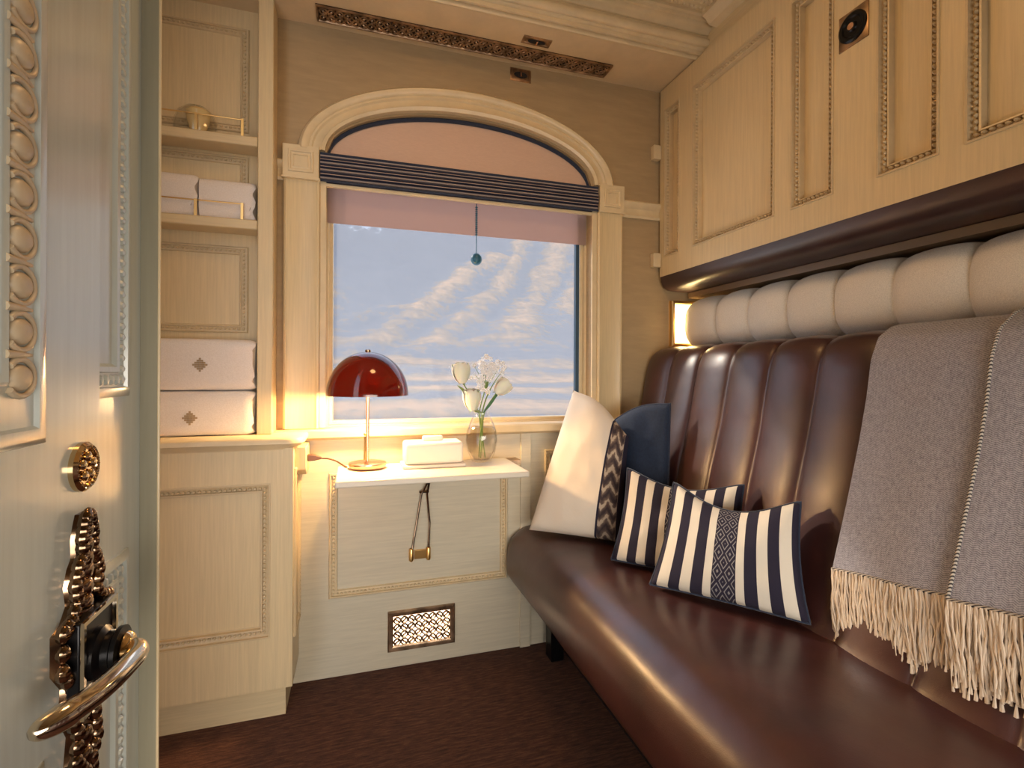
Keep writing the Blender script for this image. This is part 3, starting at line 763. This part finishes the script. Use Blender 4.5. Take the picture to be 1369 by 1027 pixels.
q.lathe([(.040, 0), (.040, -.004), (.035, -.007), (.028, -.006), (.025, -.002), (.014, -.002), (.012, -.006), (.008, -.008), (.001, -.008)], Pc, 28, 'X'); q.build('ring_pull', 'black steel', lr)
MB().lathe([(.010, -.006), (.009, -.010), (.001, -.011)], Pc, 16, 'X').build('centre_button', 'copper', lr)
for nm, z, lab in (('wall_stop', 1.585, 'small cream block on the wall by the bottom corner of the berth'), ('wall_stop', 2.06, 'small cream block on the wall halfway up beside the berth')):
    o_ = MB().box(1.245, 1.283, D - .030, D - .0005, z, z + .062).build(nm, 'cream moulding', loc=(1.265, D, z), bevel=.003)
    tag(o_, lab, 'bumper')
rb = thing('rear_batten', 'thin wooden strip running between the berth and the linen bolster', 'trim', (1.45, .5, 1.46))
MB().box(1.43, 1.555, -.95, 1.93, 1.456, 1.480).build('batten', 'strip wood', rb)

# reading light
rd = thing('reading_light', 'lit square reading lamp in the corner beside the bolster', 'lamp', (1.40, 1.93, 1.24))
fm = MB(); frame(fm, planeY(D - .0005), 1.345, 1.238, 1.475, 1.442, [(0, 0), (0, .022), (.004, .026), (.012, .026), (.016, .018), (.017, .014)])
fm.build('lamp_frame', 'brass', rd)
MB().box(1.361, 1.459, D - .017, D - .002, 1.254, 1.426).build('lamp_diffuser', 'reading light diffuser', rd)

# ================================================================== SOFA
sf = thing('sofa', 'dark brown leather bench sofa with channelled back along the right wall', 'sofa', (1.05, .6, 0))
seat = MB()
sp = [(1.12, .36), (1.12, .478), (1.05, .487), (.95, .495), (.85, .502), (.76, .507), (.70, .506), (.655, .499), (.615, .482), (.588, .455), (.573, .415), (.569, .37), (.573, .325), (.583, .306), (.605, .300), (.75, .300), (.95, .30)]
def resample(P, n_):
    P = [Vector((a, b)) for a, b in P]; cum = [0]
    for i in range(len(P) - 1): cum.append(cum[-1] + (P[i + 1] - P[i]).length)
    out = []
    for k in range(n_):
        s_ = cum[-1] * k / (n_ - 1); i = 0
        while i < len(P) - 2 and cum[i + 1] < s_: i += 1
        q = (s_ - cum[i]) / (cum[i + 1] - cum[i]); out.append(P[i].lerp(P[i + 1], q))
    return out
spr = resample(sp, 60)
cen = Vector((.85, .41)); loops = []
for k in range(101):
    y = 1.928 - k * .0255
    e = min(1, k / 1.6); sc_ = 1 - .035 * (1 - e) ** 2
    L = []
    for p in spr:
        q = cen + (p - cen) * sc_
        dz = .004 * noise.noise(Vector((q.x * 5, y * 3, 1))) + .0015 * noise.noise(Vector((q.x * 16, y * 14, 4)))
        L.append(Vector((q.x, y, q.y + dz)))
    loops.append(L)
seat.loft(loops, True, True).build('seat_cushion', 'brown leather', sf, angle=80)
bk = MB()
bprof = resample([(1.06, .455), (1.092, .49), (1.118, .60), (1.157, .79), (1.196, .95), (1.216, 1.06), (1.232, 1.14), (1.250, 1.185), (1.275, 1.207), (1.32, 1.213), (1.40, 1.213), (1.53, 1.213)], 56)
PIT, S0 = .1725, 1.0785
def bfn(u, v):
    y = 1.93 - 2.55 * u
    ph = ((y - S0) / PIT) % 1.0
    bul = (4 * ph * (1 - ph)) ** .42
    i = v * (len(bprof) - 1); k = min(int(i), len(bprof) - 2); p = bprof[k].lerp(bprof[k + 1], i - k)
    tg = bprof[min(k + 1, len(bprof) - 1)] - bprof[max(k - 1, 0)]; nn = Vector((-tg.y, tg.x)).normalized()
    fade = min(1, max(0, (1 - v) / .18)) ; lo = min(1, v / .06 + .3)
    am = .019 * bul * fade * lo + .003 * noise.noise(Vector((y * 6, v * 5, 2))) * fade
    wob = .006 * math.sin(v * 6 + y * 9) * (1 - bul)
    return (p.x + nn.x * am, y + .0, p.y + nn.y * am)
bk.grid(bfn, 420, 60)
bk.box(1.35, 1.552, -.62, 1.925, .45, 1.18)
bk.build('back_cushion', 'brown leather', sf, angle=80)
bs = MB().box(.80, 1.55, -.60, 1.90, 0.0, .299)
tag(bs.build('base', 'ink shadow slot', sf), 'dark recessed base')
MB().box(.722, .775, 1.80, 1.86, 0, .30).build('leg', 'black steel', sf, bevel=.004)
# linen bolster
bo = MB(); BP, BS = .1765, 1.704
def bofn(u, v):
    y = 1.905 - 2.5 * u
    if y > BS: ph = (y - BS) / (1.905 - BS)
    else: ph = ((y - BS) / BP) % 1.0
    bul = (4 * ph * (1 - ph)) ** .38 if 0 < ph < 1 else 0
    a = -PI / 2 - PI * v; e = .8
    ca = math.cos(a); sa = math.sin(a)
    rx, rz = .072 + .030 * bul, .094 + .022 * bul
    return (1.475 - rx * abs(ca) ** .95, y, 1.334 + rz * math.copysign(abs(sa) ** .8, sa))
bo.grid(lambda u, v: bofn(u, v), 500, 32)
bo.box(1.468, 1.55, -.58, 1.90, 1.235, 1.432)
tag(bo.build('bolster', 'linen', loc=(1.47, .6, 1.22), angle=80), 'pale linen channelled headrest bolster above the brown leather back', 'bolster')

# ================================================================== THROW
tw = thing('throw_blanket', 'grey herringbone throw with cream fringe draped over the sofa back', 'blanket', (1.2, .6, 1.2))
def dpath(off):
    return resample([(1.385, 1.232 + off), (1.30, 1.238 + off), (1.262 - off * .3, 1.230 + off * .8), (1.222 - off, 1.205), (1.198 - off, 1.15), (1.184 - off, 1.06), (1.160 - off, .95), (1.121 - off, .79), (1.088 - off, .655)], 60)
def drape(y0, y1, off, zb0, zb1, seed):
    P = dpath(off)
    def fn(u, v):
        y = y0 + (y1 - y0) * u; zb = zb0 + (zb1 - zb0) * u
        i = v * (len(P) - 1); k = min(int(i), len(P) - 2); p = P[k].lerp(P[k + 1], i - k)
        z = p.y if p.y > 1.0 else 1.0 - (1.0 - p.y) * (1.0 - zb) / (1.0 - .655)
        wv = v * (.004 * math.sin(y * 34 + seed) + .006 * noise.noise(Vector((y * 7, v * 2, seed))))
        lean = -.010 * math.sin(v * 3) * (1 - u)
        return Vector((p.x - wv - .003 * v, y + lean * .6, z))
    return fn
f1 = drape(.910, .605, .004, .655, .700, 1)
f2 = drape(.662, .28, .013, .690, .745, 4)
def sheet(mb, f, th=.005, nu=70, nv=60):
    mb.grid(f, nu, nv)
    mb.grid(lambda u, v: f(u, v) + Vector((th, 0, -.0005)), nu, nv)
sm_ = MB(); sheet(sm_, f1); sheet(sm_, f2)
sm_.build('woven_cloth', 'throw weave', tw, angle=80)
be = MB()
be.tube([f1(i / 60, 1) + Vector((-.001, 0, 0)) for i in range(61)], .0038, 8)
be.tube([f2(i / 60, 1) + Vector((-.001, 0, 0)) for i in range(61)], .0042, 8)
be.tube([f2(0, .12 + .88 * i / 60) + Vector((-.001, 0, 0)) for i in range(61)], .0034, 8)
be.build('braided_edging', 'braided edge', tw)
fg = MB()
def fringe(f, n_, L, xoff, seed):
    rnd = random.Random(seed)
    for i in range(n_):
        u = (i + rnd.random() * .6) / n_; p = f(min(u, 1), 1) + Vector((rnd.uniform(-.004, .003) + xoff, 0, 0))
        l = L * rnd.uniform(.78, 1.08); sw = rnd.uniform(-.014, .014); r0 = rnd.uniform(.0013, .0022)
        pts = []
        for k in range(8):
            t_ = k / 7
            pts.append(p + Vector((.012 * t_ + .003 * math.sin(6 * t_ + i) - .004 * math.sin(PI * t_), sw * t_ ** 1.5 + .0022 * math.sin(9 * t_ + i * 2.1), -l * t_)))
        fg.tube(pts, lambda s_, r0=r0: r0 * (1.0 + .5 * math.sin(s_ * 20)) if s_ < .9 else r0 * 1.9, 5)
fringe(f1, 260, .165, 0, 3); fringe(f2, 300, .165, -.002, 8); fringe(f1, 160, .15, .006, 5)
tag(fg.build('fringe', 'fringe', tw), 'long cream knotted fringe', kind='stuff')

# ================================================================== CUSHIONS
def cushion(name, mat, BL, BR, TR, TL, T, label, chop=.0, pinch=.06, seed=0, group=None, piping='navy fabric', bulge_back=1.0):
    BL, BR, TR, TL = map(Vector, (BL, BR, TR, TL))
    c0 = (BL + BR) / 2
    t_ = thing(name, label, 'cushion', tuple(c0), group)
    N = ((BR - BL).cross(TL - BL)).normalized()
    if N.y > 0: N = -N
    mb = MB(); n_ = 44; uv = []
    def P(u, v, side):
        a, b = 2 * u - 1, 2 * v - 1
        a2 = a * (1 - pinch * (1 - b * b)); b2 = b * (1 - pinch * (1 - a * a)) - (chop * (1 - a * a) ** 1.5 * max(0, b) ** 2)
        if b < 0: b2 = b * (1 - pinch * .4 * (1 - a * a))
        uu, vv = (a2 + 1) / 2, (b2 + 1) / 2
        q = (BL * (1 - uu) + BR * uu) * (1 - vv) + (TL * (1 - uu) + TR * uu) * vv
        th = T * (max(0, 1 - a * a) * max(0, 1 - b * b)) ** .34
        th *= 1 - chop * 1.6 * (1 - a * a) ** 3 * max(0, b)
        wr = .006 * noise.noise(Vector((a * 3 + seed, b * 3, side))) * (1 - max(abs(a), abs(b)) ** 4)
        return q + N * (side * (th * (1 if side > 0 else bulge_back)) + wr)
    for side in (1, -1):
        mb.grid(lambda u, v: P(u, v, side), n_, n_)
        for i in range(n_ + 1):
            for j in range(n_ + 1): uv.append((i / n_, j / n_))
    mb.uv = uv
    mb.build('cushion_cover', mat, t_, angle=180)
    if piping:
        pp = MB(); e = [P(i / n_, 0, 1) for i in range(n_ + 1)] + [P(1, i / n_, 1) for i in range(1, n_ + 1)] + [P(1 - i / n_, 1, 1) for i in range(1, n_ + 1)] + [P(0, 1 - i / n_, 1) for i in range(1, n_ + 1)]
        pp.tube(e, .0036, 6).build('piping', piping, t_, angle=80)
    return t_
cushion('cushion', 'striped cushion', (.800, 1.246, .516), (1.062, .955, .504), (1.085, 1.005, .788), (.905, 1.285, .790), .072, 'front navy and white striped cushion with dark diamond band, dented top', .30, .07, 2, 'navy and white striped cushions')
cushion('cushion', 'striped cushion', (.788, 1.450, .516), (1.055, 1.165, .506), (1.098, 1.215, .786), (.872, 1.495, .796), .058, 'navy and white striped cushion leaning behind the front striped one', .22, .07, 6, 'navy and white striped cushions')
cushion('cushion', 'cream banded cushion', (.628, 1.795, .522), (.898, 1.590, .516), (.962, 1.640, .880), (.815, 1.810, 1.05), .085, 'tall cream cushion with dark snakeskin-like band nearest the table', -.15, .02, 11, piping=None)
cushion('cushion', 'navy velvet', (.935, 1.83, .515), (1.070, 1.560, .512), (1.110, 1.60, 1.005), (.960, 1.83, .90), .055, 'plain dark navy cushion behind the cream one', -.13, .0, 15, bulge_back=.5)

# ================================================================== TABLE
TZ = .785
tb = thing('wall_table', 'narrow cream fold-down table fixed under the window', 'table', (.25, 1.75, TZ))
MB().box(-.060, .558, 1.592, 1.878, TZ - .020, TZ).build('table_top', 'table laminate', tb, bevel=.005, seg=3)
MB().box(-.050, .620, 1.880, 1.943, TZ - .030, TZ - .012).build('hinge_rail', 'fretwork bronze', tb)
br = MB()
br.tube([(.252, 1.90, TZ - .02), (.262, 1.915, .70), (.240, D - .016, .650), (.205, D - .016, .430)], .0042, 8)
br.tube([(.282, 1.90, TZ - .02), (.268, 1.915, .70), (.262, D - .016, .650), (.272, D - .016, .540), (.268, D - .016, .430)], .0042, 8)
br.tube([(.232, D - .018, .66), (.268, D - .018, .66)], .005, 8)
br.build('support_stay', 'aged bronze', tb)
cl = MB().box(.215, .262, D - .018, D - .0065, .405, .438)
for x in (.203, .268): cl.lathe([(.0085, -.022), (.0085, .020), (.006, .024), (.006, -.026)], (x, D - .016, .423), 12)
cl.build('stay_bracket', 'brass', tb, bevel=.001)

# lamp
LX, LY = .039, 1.80
lp_ = thing('table_lamp', 'dome table lamp with dark amber shade on the fold-down table', 'lamp', (LX, LY, TZ))
MB().lathe([(.052, .0), (.060, .004), (.064, .014), (.063, .020), (.050, .023), (.010, .025), (.001, .025)], (LX, LY, TZ), 40).build('base', 'copper', lp_)
MB().tube([(LX, LY, TZ + .02), (LX, LY, 1.168)], .0058, 12).build('stem', 'copper', lp_)
ps = MB(); ps.tube([(LX - .009, LY - .006, TZ + .03), (LX - .008, LY - .006, TZ + .11)], .0042, 8); ps.ell((LX - .008, LY - .008, TZ + .118), .006, .006, .006, 10, 6)
ps.build('pull_switch', 'brass', lp_)
SR, SZ = .137, 1.036
dome = [(SR * math.cos(a) ** 1.0, .150 * math.sin(a)) for a in [PI / 2 * i / 24 for i in range(24)]] + [(.006, .150)]
inner = [(max(.006, r - .003), z - (.003 if z > .01 else 0)) for r, z in dome][::-1]
shd = MB(); shd.lathe(dome + inner, (LX, LY, SZ), 56)
shd.f = shd.f[:-2]
shd.build('lamp_shade', 'amber acrylic', lp_, angle=60)
MB().lathe([(.008, .148), (.010, .152), (.009, .157), (.001, .160)], (LX, LY, SZ), 16).build('finial', 'aged bronze', lp_)
MB().ell((LX + .022, LY - .018, SZ + .055), .022, .022, .028, 14, 10).build('bulb', 'lamp bulb', lp_)
MB().tube([(LX, LY, SZ + .065), (LX + .022, LY - .018, SZ + .085)], .012, 10).build('bulb_socket', 'brass', lp_)
# plug and cord
pg = thing('power_cord', 'brown plug and cord running from the cupboard corbel to the lamp', 'cord', (-.15, 1.85, .80))
pl = MB(); pl.loft([[(-.157 + dx, 1.852 + sy * w_, .822 + dz + sz * h_) for sy, sz in ((-1, -1), (1, -1), (1, 1), (-1, 1))] for dx, dz, w_, h_ in ((0, 0, .010, .012), (.022, -.001, .009, .010), (.045, -.003, .004, .004))], True, True)
pl.build('plug', 'brown plastic', pg, bevel=.002)
MB().tube(smooth_path([Vector(p) for p in ((-.115, 1.852, .818), (-.09, 1.868, .812), (-.066, 1.884, .800), (-.045, 1.862, .7895), (-.036, 1.84, .7885), (-.029, 1.822, .7885))]), .003, 8).build('cord', 'brown plastic', pg)
# box
bx = thing('lidded_box', 'small white ceramic box with knob between lamp and vase', 'box', (.26, 1.79, TZ))
MB().box(.152, .372, 1.735, 1.855, TZ, TZ + .012).build('tray', 'white ceramic', bx, bevel=.004, seg=3)
MB().box(.160, .364, 1.743, 1.847, TZ + .012, TZ + .088).build('lid', 'white ceramic', bx, bevel=.012, seg=4)
MB().box(.225, .298, 1.785, 1.805, TZ + .087, TZ + .106).build('knob', 'white ceramic', bx, bevel=.006, seg=3)
# vase
VX, VY = .447, 1.818
vs = thing('glass_vase', 'rounded clear glass vase of water on the table', 'vase', (VX, VY, TZ))
vo = [(.030, .001), (.036, .004), (.052, .040), (.059, .080), (.056, .115), (.042, .150), (.032, .170), (.030, .185), (.036, .200)]
vi = [(r - .0025, z) for r, z in vo[::-1][:-2]] + [(.046, .040), (.030, .010), (.001, .008)]
MB().lathe(vo + vi, (VX, VY, TZ), 36).build('vase_body', 'clear glass', vs, angle=80)
MB().lathe([(.001, .0095), (.028, .0105), (.048, .045), (.0555, .080), (.0525, .115), (.047, .130), (.001, .130)], (VX, VY, TZ), 30).build('water', 'water', vs, angle=80)

def stem_pts(end, k, base_r=.014):
    a = 2.1 * k; b0 = Vector((VX + base_r * math.cos(a), VY + base_r * math.sin(a), TZ + .015)); nk = Vector((VX + .010 * math.cos(a + 2.4), VY + .010 * math.sin(a + 2.4), TZ + .175))
    e = Vector(end); return smooth_path([b0, b0.lerp(nk, .5), nk, nk.lerp(e, .55) + Vector((0, 0, .006)), e], 6)
def rose(end, k, lean, r, h, label):
    e = Vector(end); t_ = thing('rose', label, 'flower', (VX, VY, TZ + .015), 'white roses in the glass vase')
    MB().tube(stem_pts(e, k), .0022, 8).build('stem', 'stem green', t_)
    rot = Vector((0, 0, 1)).rotation_difference(Vector(lean).normalized()).to_matrix()
    bl_ = MB()
    for j in range(8):                      # overlapping petals
        a0 = j * 2.4; rr = r * (1 - .055 * j); hh = h * (.92 + .012 * j)
        def pf(u, v, a0=a0, rr=rr, hh=hh, j=j):
            th = a0 + (u - .5) * 2.3; z = hh * v
            rad = rr * (math.sin(PI * (.10 + .60 * v)) ** .8) * (1 + (.10 if j < 3 else 0) * v ** 4)
            z2 = z - hh * .16 * (2 * abs(u - .5)) ** 2.5 * v
            return e + rot @ Vector((rad * math.cos(th), rad * math.sin(th), z2 - .004))
        bl_.grid(pf, 12, 10)
    bl_.build('petals', 'petal', t_, angle=180)
    sp_ = MB()
    for j in range(5):
        a = j * 2 * PI / 5
        sp_.grid(lambda u, v: e + rot @ Vector(((.006 + .016 * v) * math.cos(a) + (u - .5) * .009 * (1 - v) * -math.sin(a), (.006 + .016 * v) * math.sin(a) + (u - .5) * .009 * (1 - v) * math.cos(a), -.004 - .012 * v * v + .004 * v)), 3, 5)
    sp_.build('sepals', 'stem green', t_, angle=180)
P_ = lambda px, py, Y=1.815: at(px, py, Y=Y)
rose(P_(618, 511), 0, (-.15, -.1, 1), .035, .078, 'upper left closed white rose in the vase')
rose(P_(632, 547, 1.785), 1, (-.15, -.2, 1), .034, .080, 'lower left white rose leaning over the vase rim')
rose(P_(664, 525), 2, (.75, -.2, .8), .033, .068, 'right white rose in the vase, tilted to the sofa')
fl = thing('flower_spray', 'cluster of tiny white blossoms at the top of the bouquet', 'flower', (VX, VY, TZ + .015))
MB().tube(stem_pts(P_(652, 508, 1.83), 3), .0022, 8).build('stem', 'stem green', fl)
fb = MB(); rnd = random.Random(4)
for i in range(84):
    px = 652 + rnd.gauss(0, 9); py = 494 + rnd.gauss(0, 7) if i < 64 else 516 + rnd.gauss(0, 7)
    if i >= 64: px = 644 + rnd.gauss(0, 6)
    p = P_(px, py, 1.83 + rnd.uniform(-.02, .02))
    for j in range(5):
        a = j * 2 * PI / 5 + i
        fb.ell(p + Vector((.0055 * math.cos(a), -.001, .0055 * math.sin(a))), .0042, .0018, .0042, 6, 4)
fb.build('blossoms', 'white petal', fl, angle=80)
fs = MB()
for i in range(12): fs.tube([P_(650, 520, 1.83), P_(652 + rnd.gauss(0, 8), 496 + rnd.gauss(0, 5), 1.83)], .0009, 5)
fs.build('twigs', 'stem green', fl)
def leafblade(name, label, pts, wd_, mat):
    pts = smooth_path([Vector(p) for p in pts], 6); b = MB()
    L = [[p + Vector((wd_ * math.sin(PI * min(.98, max(.04, i / (len(pts) - 1)))) * s_ * .5, .001 * abs(s_), wd_ * .3 * s_ * math.sin(PI * i / (len(pts) - 1)))) for s_ in (-1, 0, 1)] for i, p in enumerate(pts)]
    b.loft(L, False); o_ = b.build(name, mat, loc=(VX, VY, TZ + .015), angle=180); tag(o_, label, 'leaf'); return o_
leafblade('grass_blade', 'long thin green blade rising at the right of the bouquet', [(VX + .004, VY, TZ + .02), (VX + .004, VY, TZ + .19), P_(665, 505), P_(690, 484)], .007, 'stem green')
leafblade('dark_leaf', 'broad dark green leaf at the right of the vase neck', [(VX + .006, VY, TZ + .18), P_(652, 545), P_(662, 530), P_(668, 522)], .026, 'leaf green')
leafblade('side_leaf', 'curled light green leaf under the upper left rose', [(VX - .004, VY, TZ + .18), P_(628, 545), P_(622, 525), P_(611, 515)], .014, 'stem green')

# ================================================================== LIGHT
W = bpy.data.worlds.new('sky'); SC.world = W; W.use_nodes = True
nt = W.node_tree; bg = nt.nodes['Background']
tc = nt.nodes.new('ShaderNodeTexCoord'); sp2 = nt.nodes.new('ShaderNodeSeparateXYZ'); nt.links.new(tc.outputs['Generated'], sp2.inputs[0])
rp = nt.nodes.new('ShaderNodeValToRGB'); nt.links.new(sp2.outputs['Z'], rp.inputs[0])
e = rp.color_ramp.elements; e[0].position = 0; e[0].color = (.92, .91, .92, 1); e[1].position = .8; e[1].color = (.46, .58, .83, 1)
nt.links.new(rp.outputs[0], bg.inputs[0]); bg.inputs[1].default_value = 1.85

def light(name, typ, loc, energy, col, **k):
    ld = bpy.data.lights.new(name, typ); ld.energy = energy; ld.color = col
    for a, v in k.items(): setattr(ld, a, v)
    o_ = bpy.data.objects.new(name, ld); COL.objects.link(o_); o_.location = loc; return o_
sun = light('sun', 'SUN', (0, 0, 10), 2.0, (1, .84, .66), angle=math.radians(3))
sun.rotation_euler = Vector((.92, -1, -.86)).to_track_quat('-Z', 'Y').to_euler()
light('table_lamp_light', 'POINT', (LX, LY - .002, SZ + .012), 21, (1, .61, .26), shadow_soft_size=.03)
light('reading_lamp_light', 'POINT', (1.40, D - .045, 1.34), 1.3, (1, .72, .32), shadow_soft_size=.03)
cl_ = light('ceiling_lamp', 'AREA', (.35, 1.0, 2.45), 4.0, (1, .54, .20), shape='DISK', size=.35)
cl2 = light('rear_fill_light', 'AREA', (.50, -.96, .75), 15, (1, .91, .80), shape='RECTANGLE', size=1.5, size_y=.9, spread=math.radians(115))  # unseen fill light added behind the camera
cl2.rotation_euler = Vector((.05, 1, -.22)).to_track_quat('-Z', 'Y').to_euler()
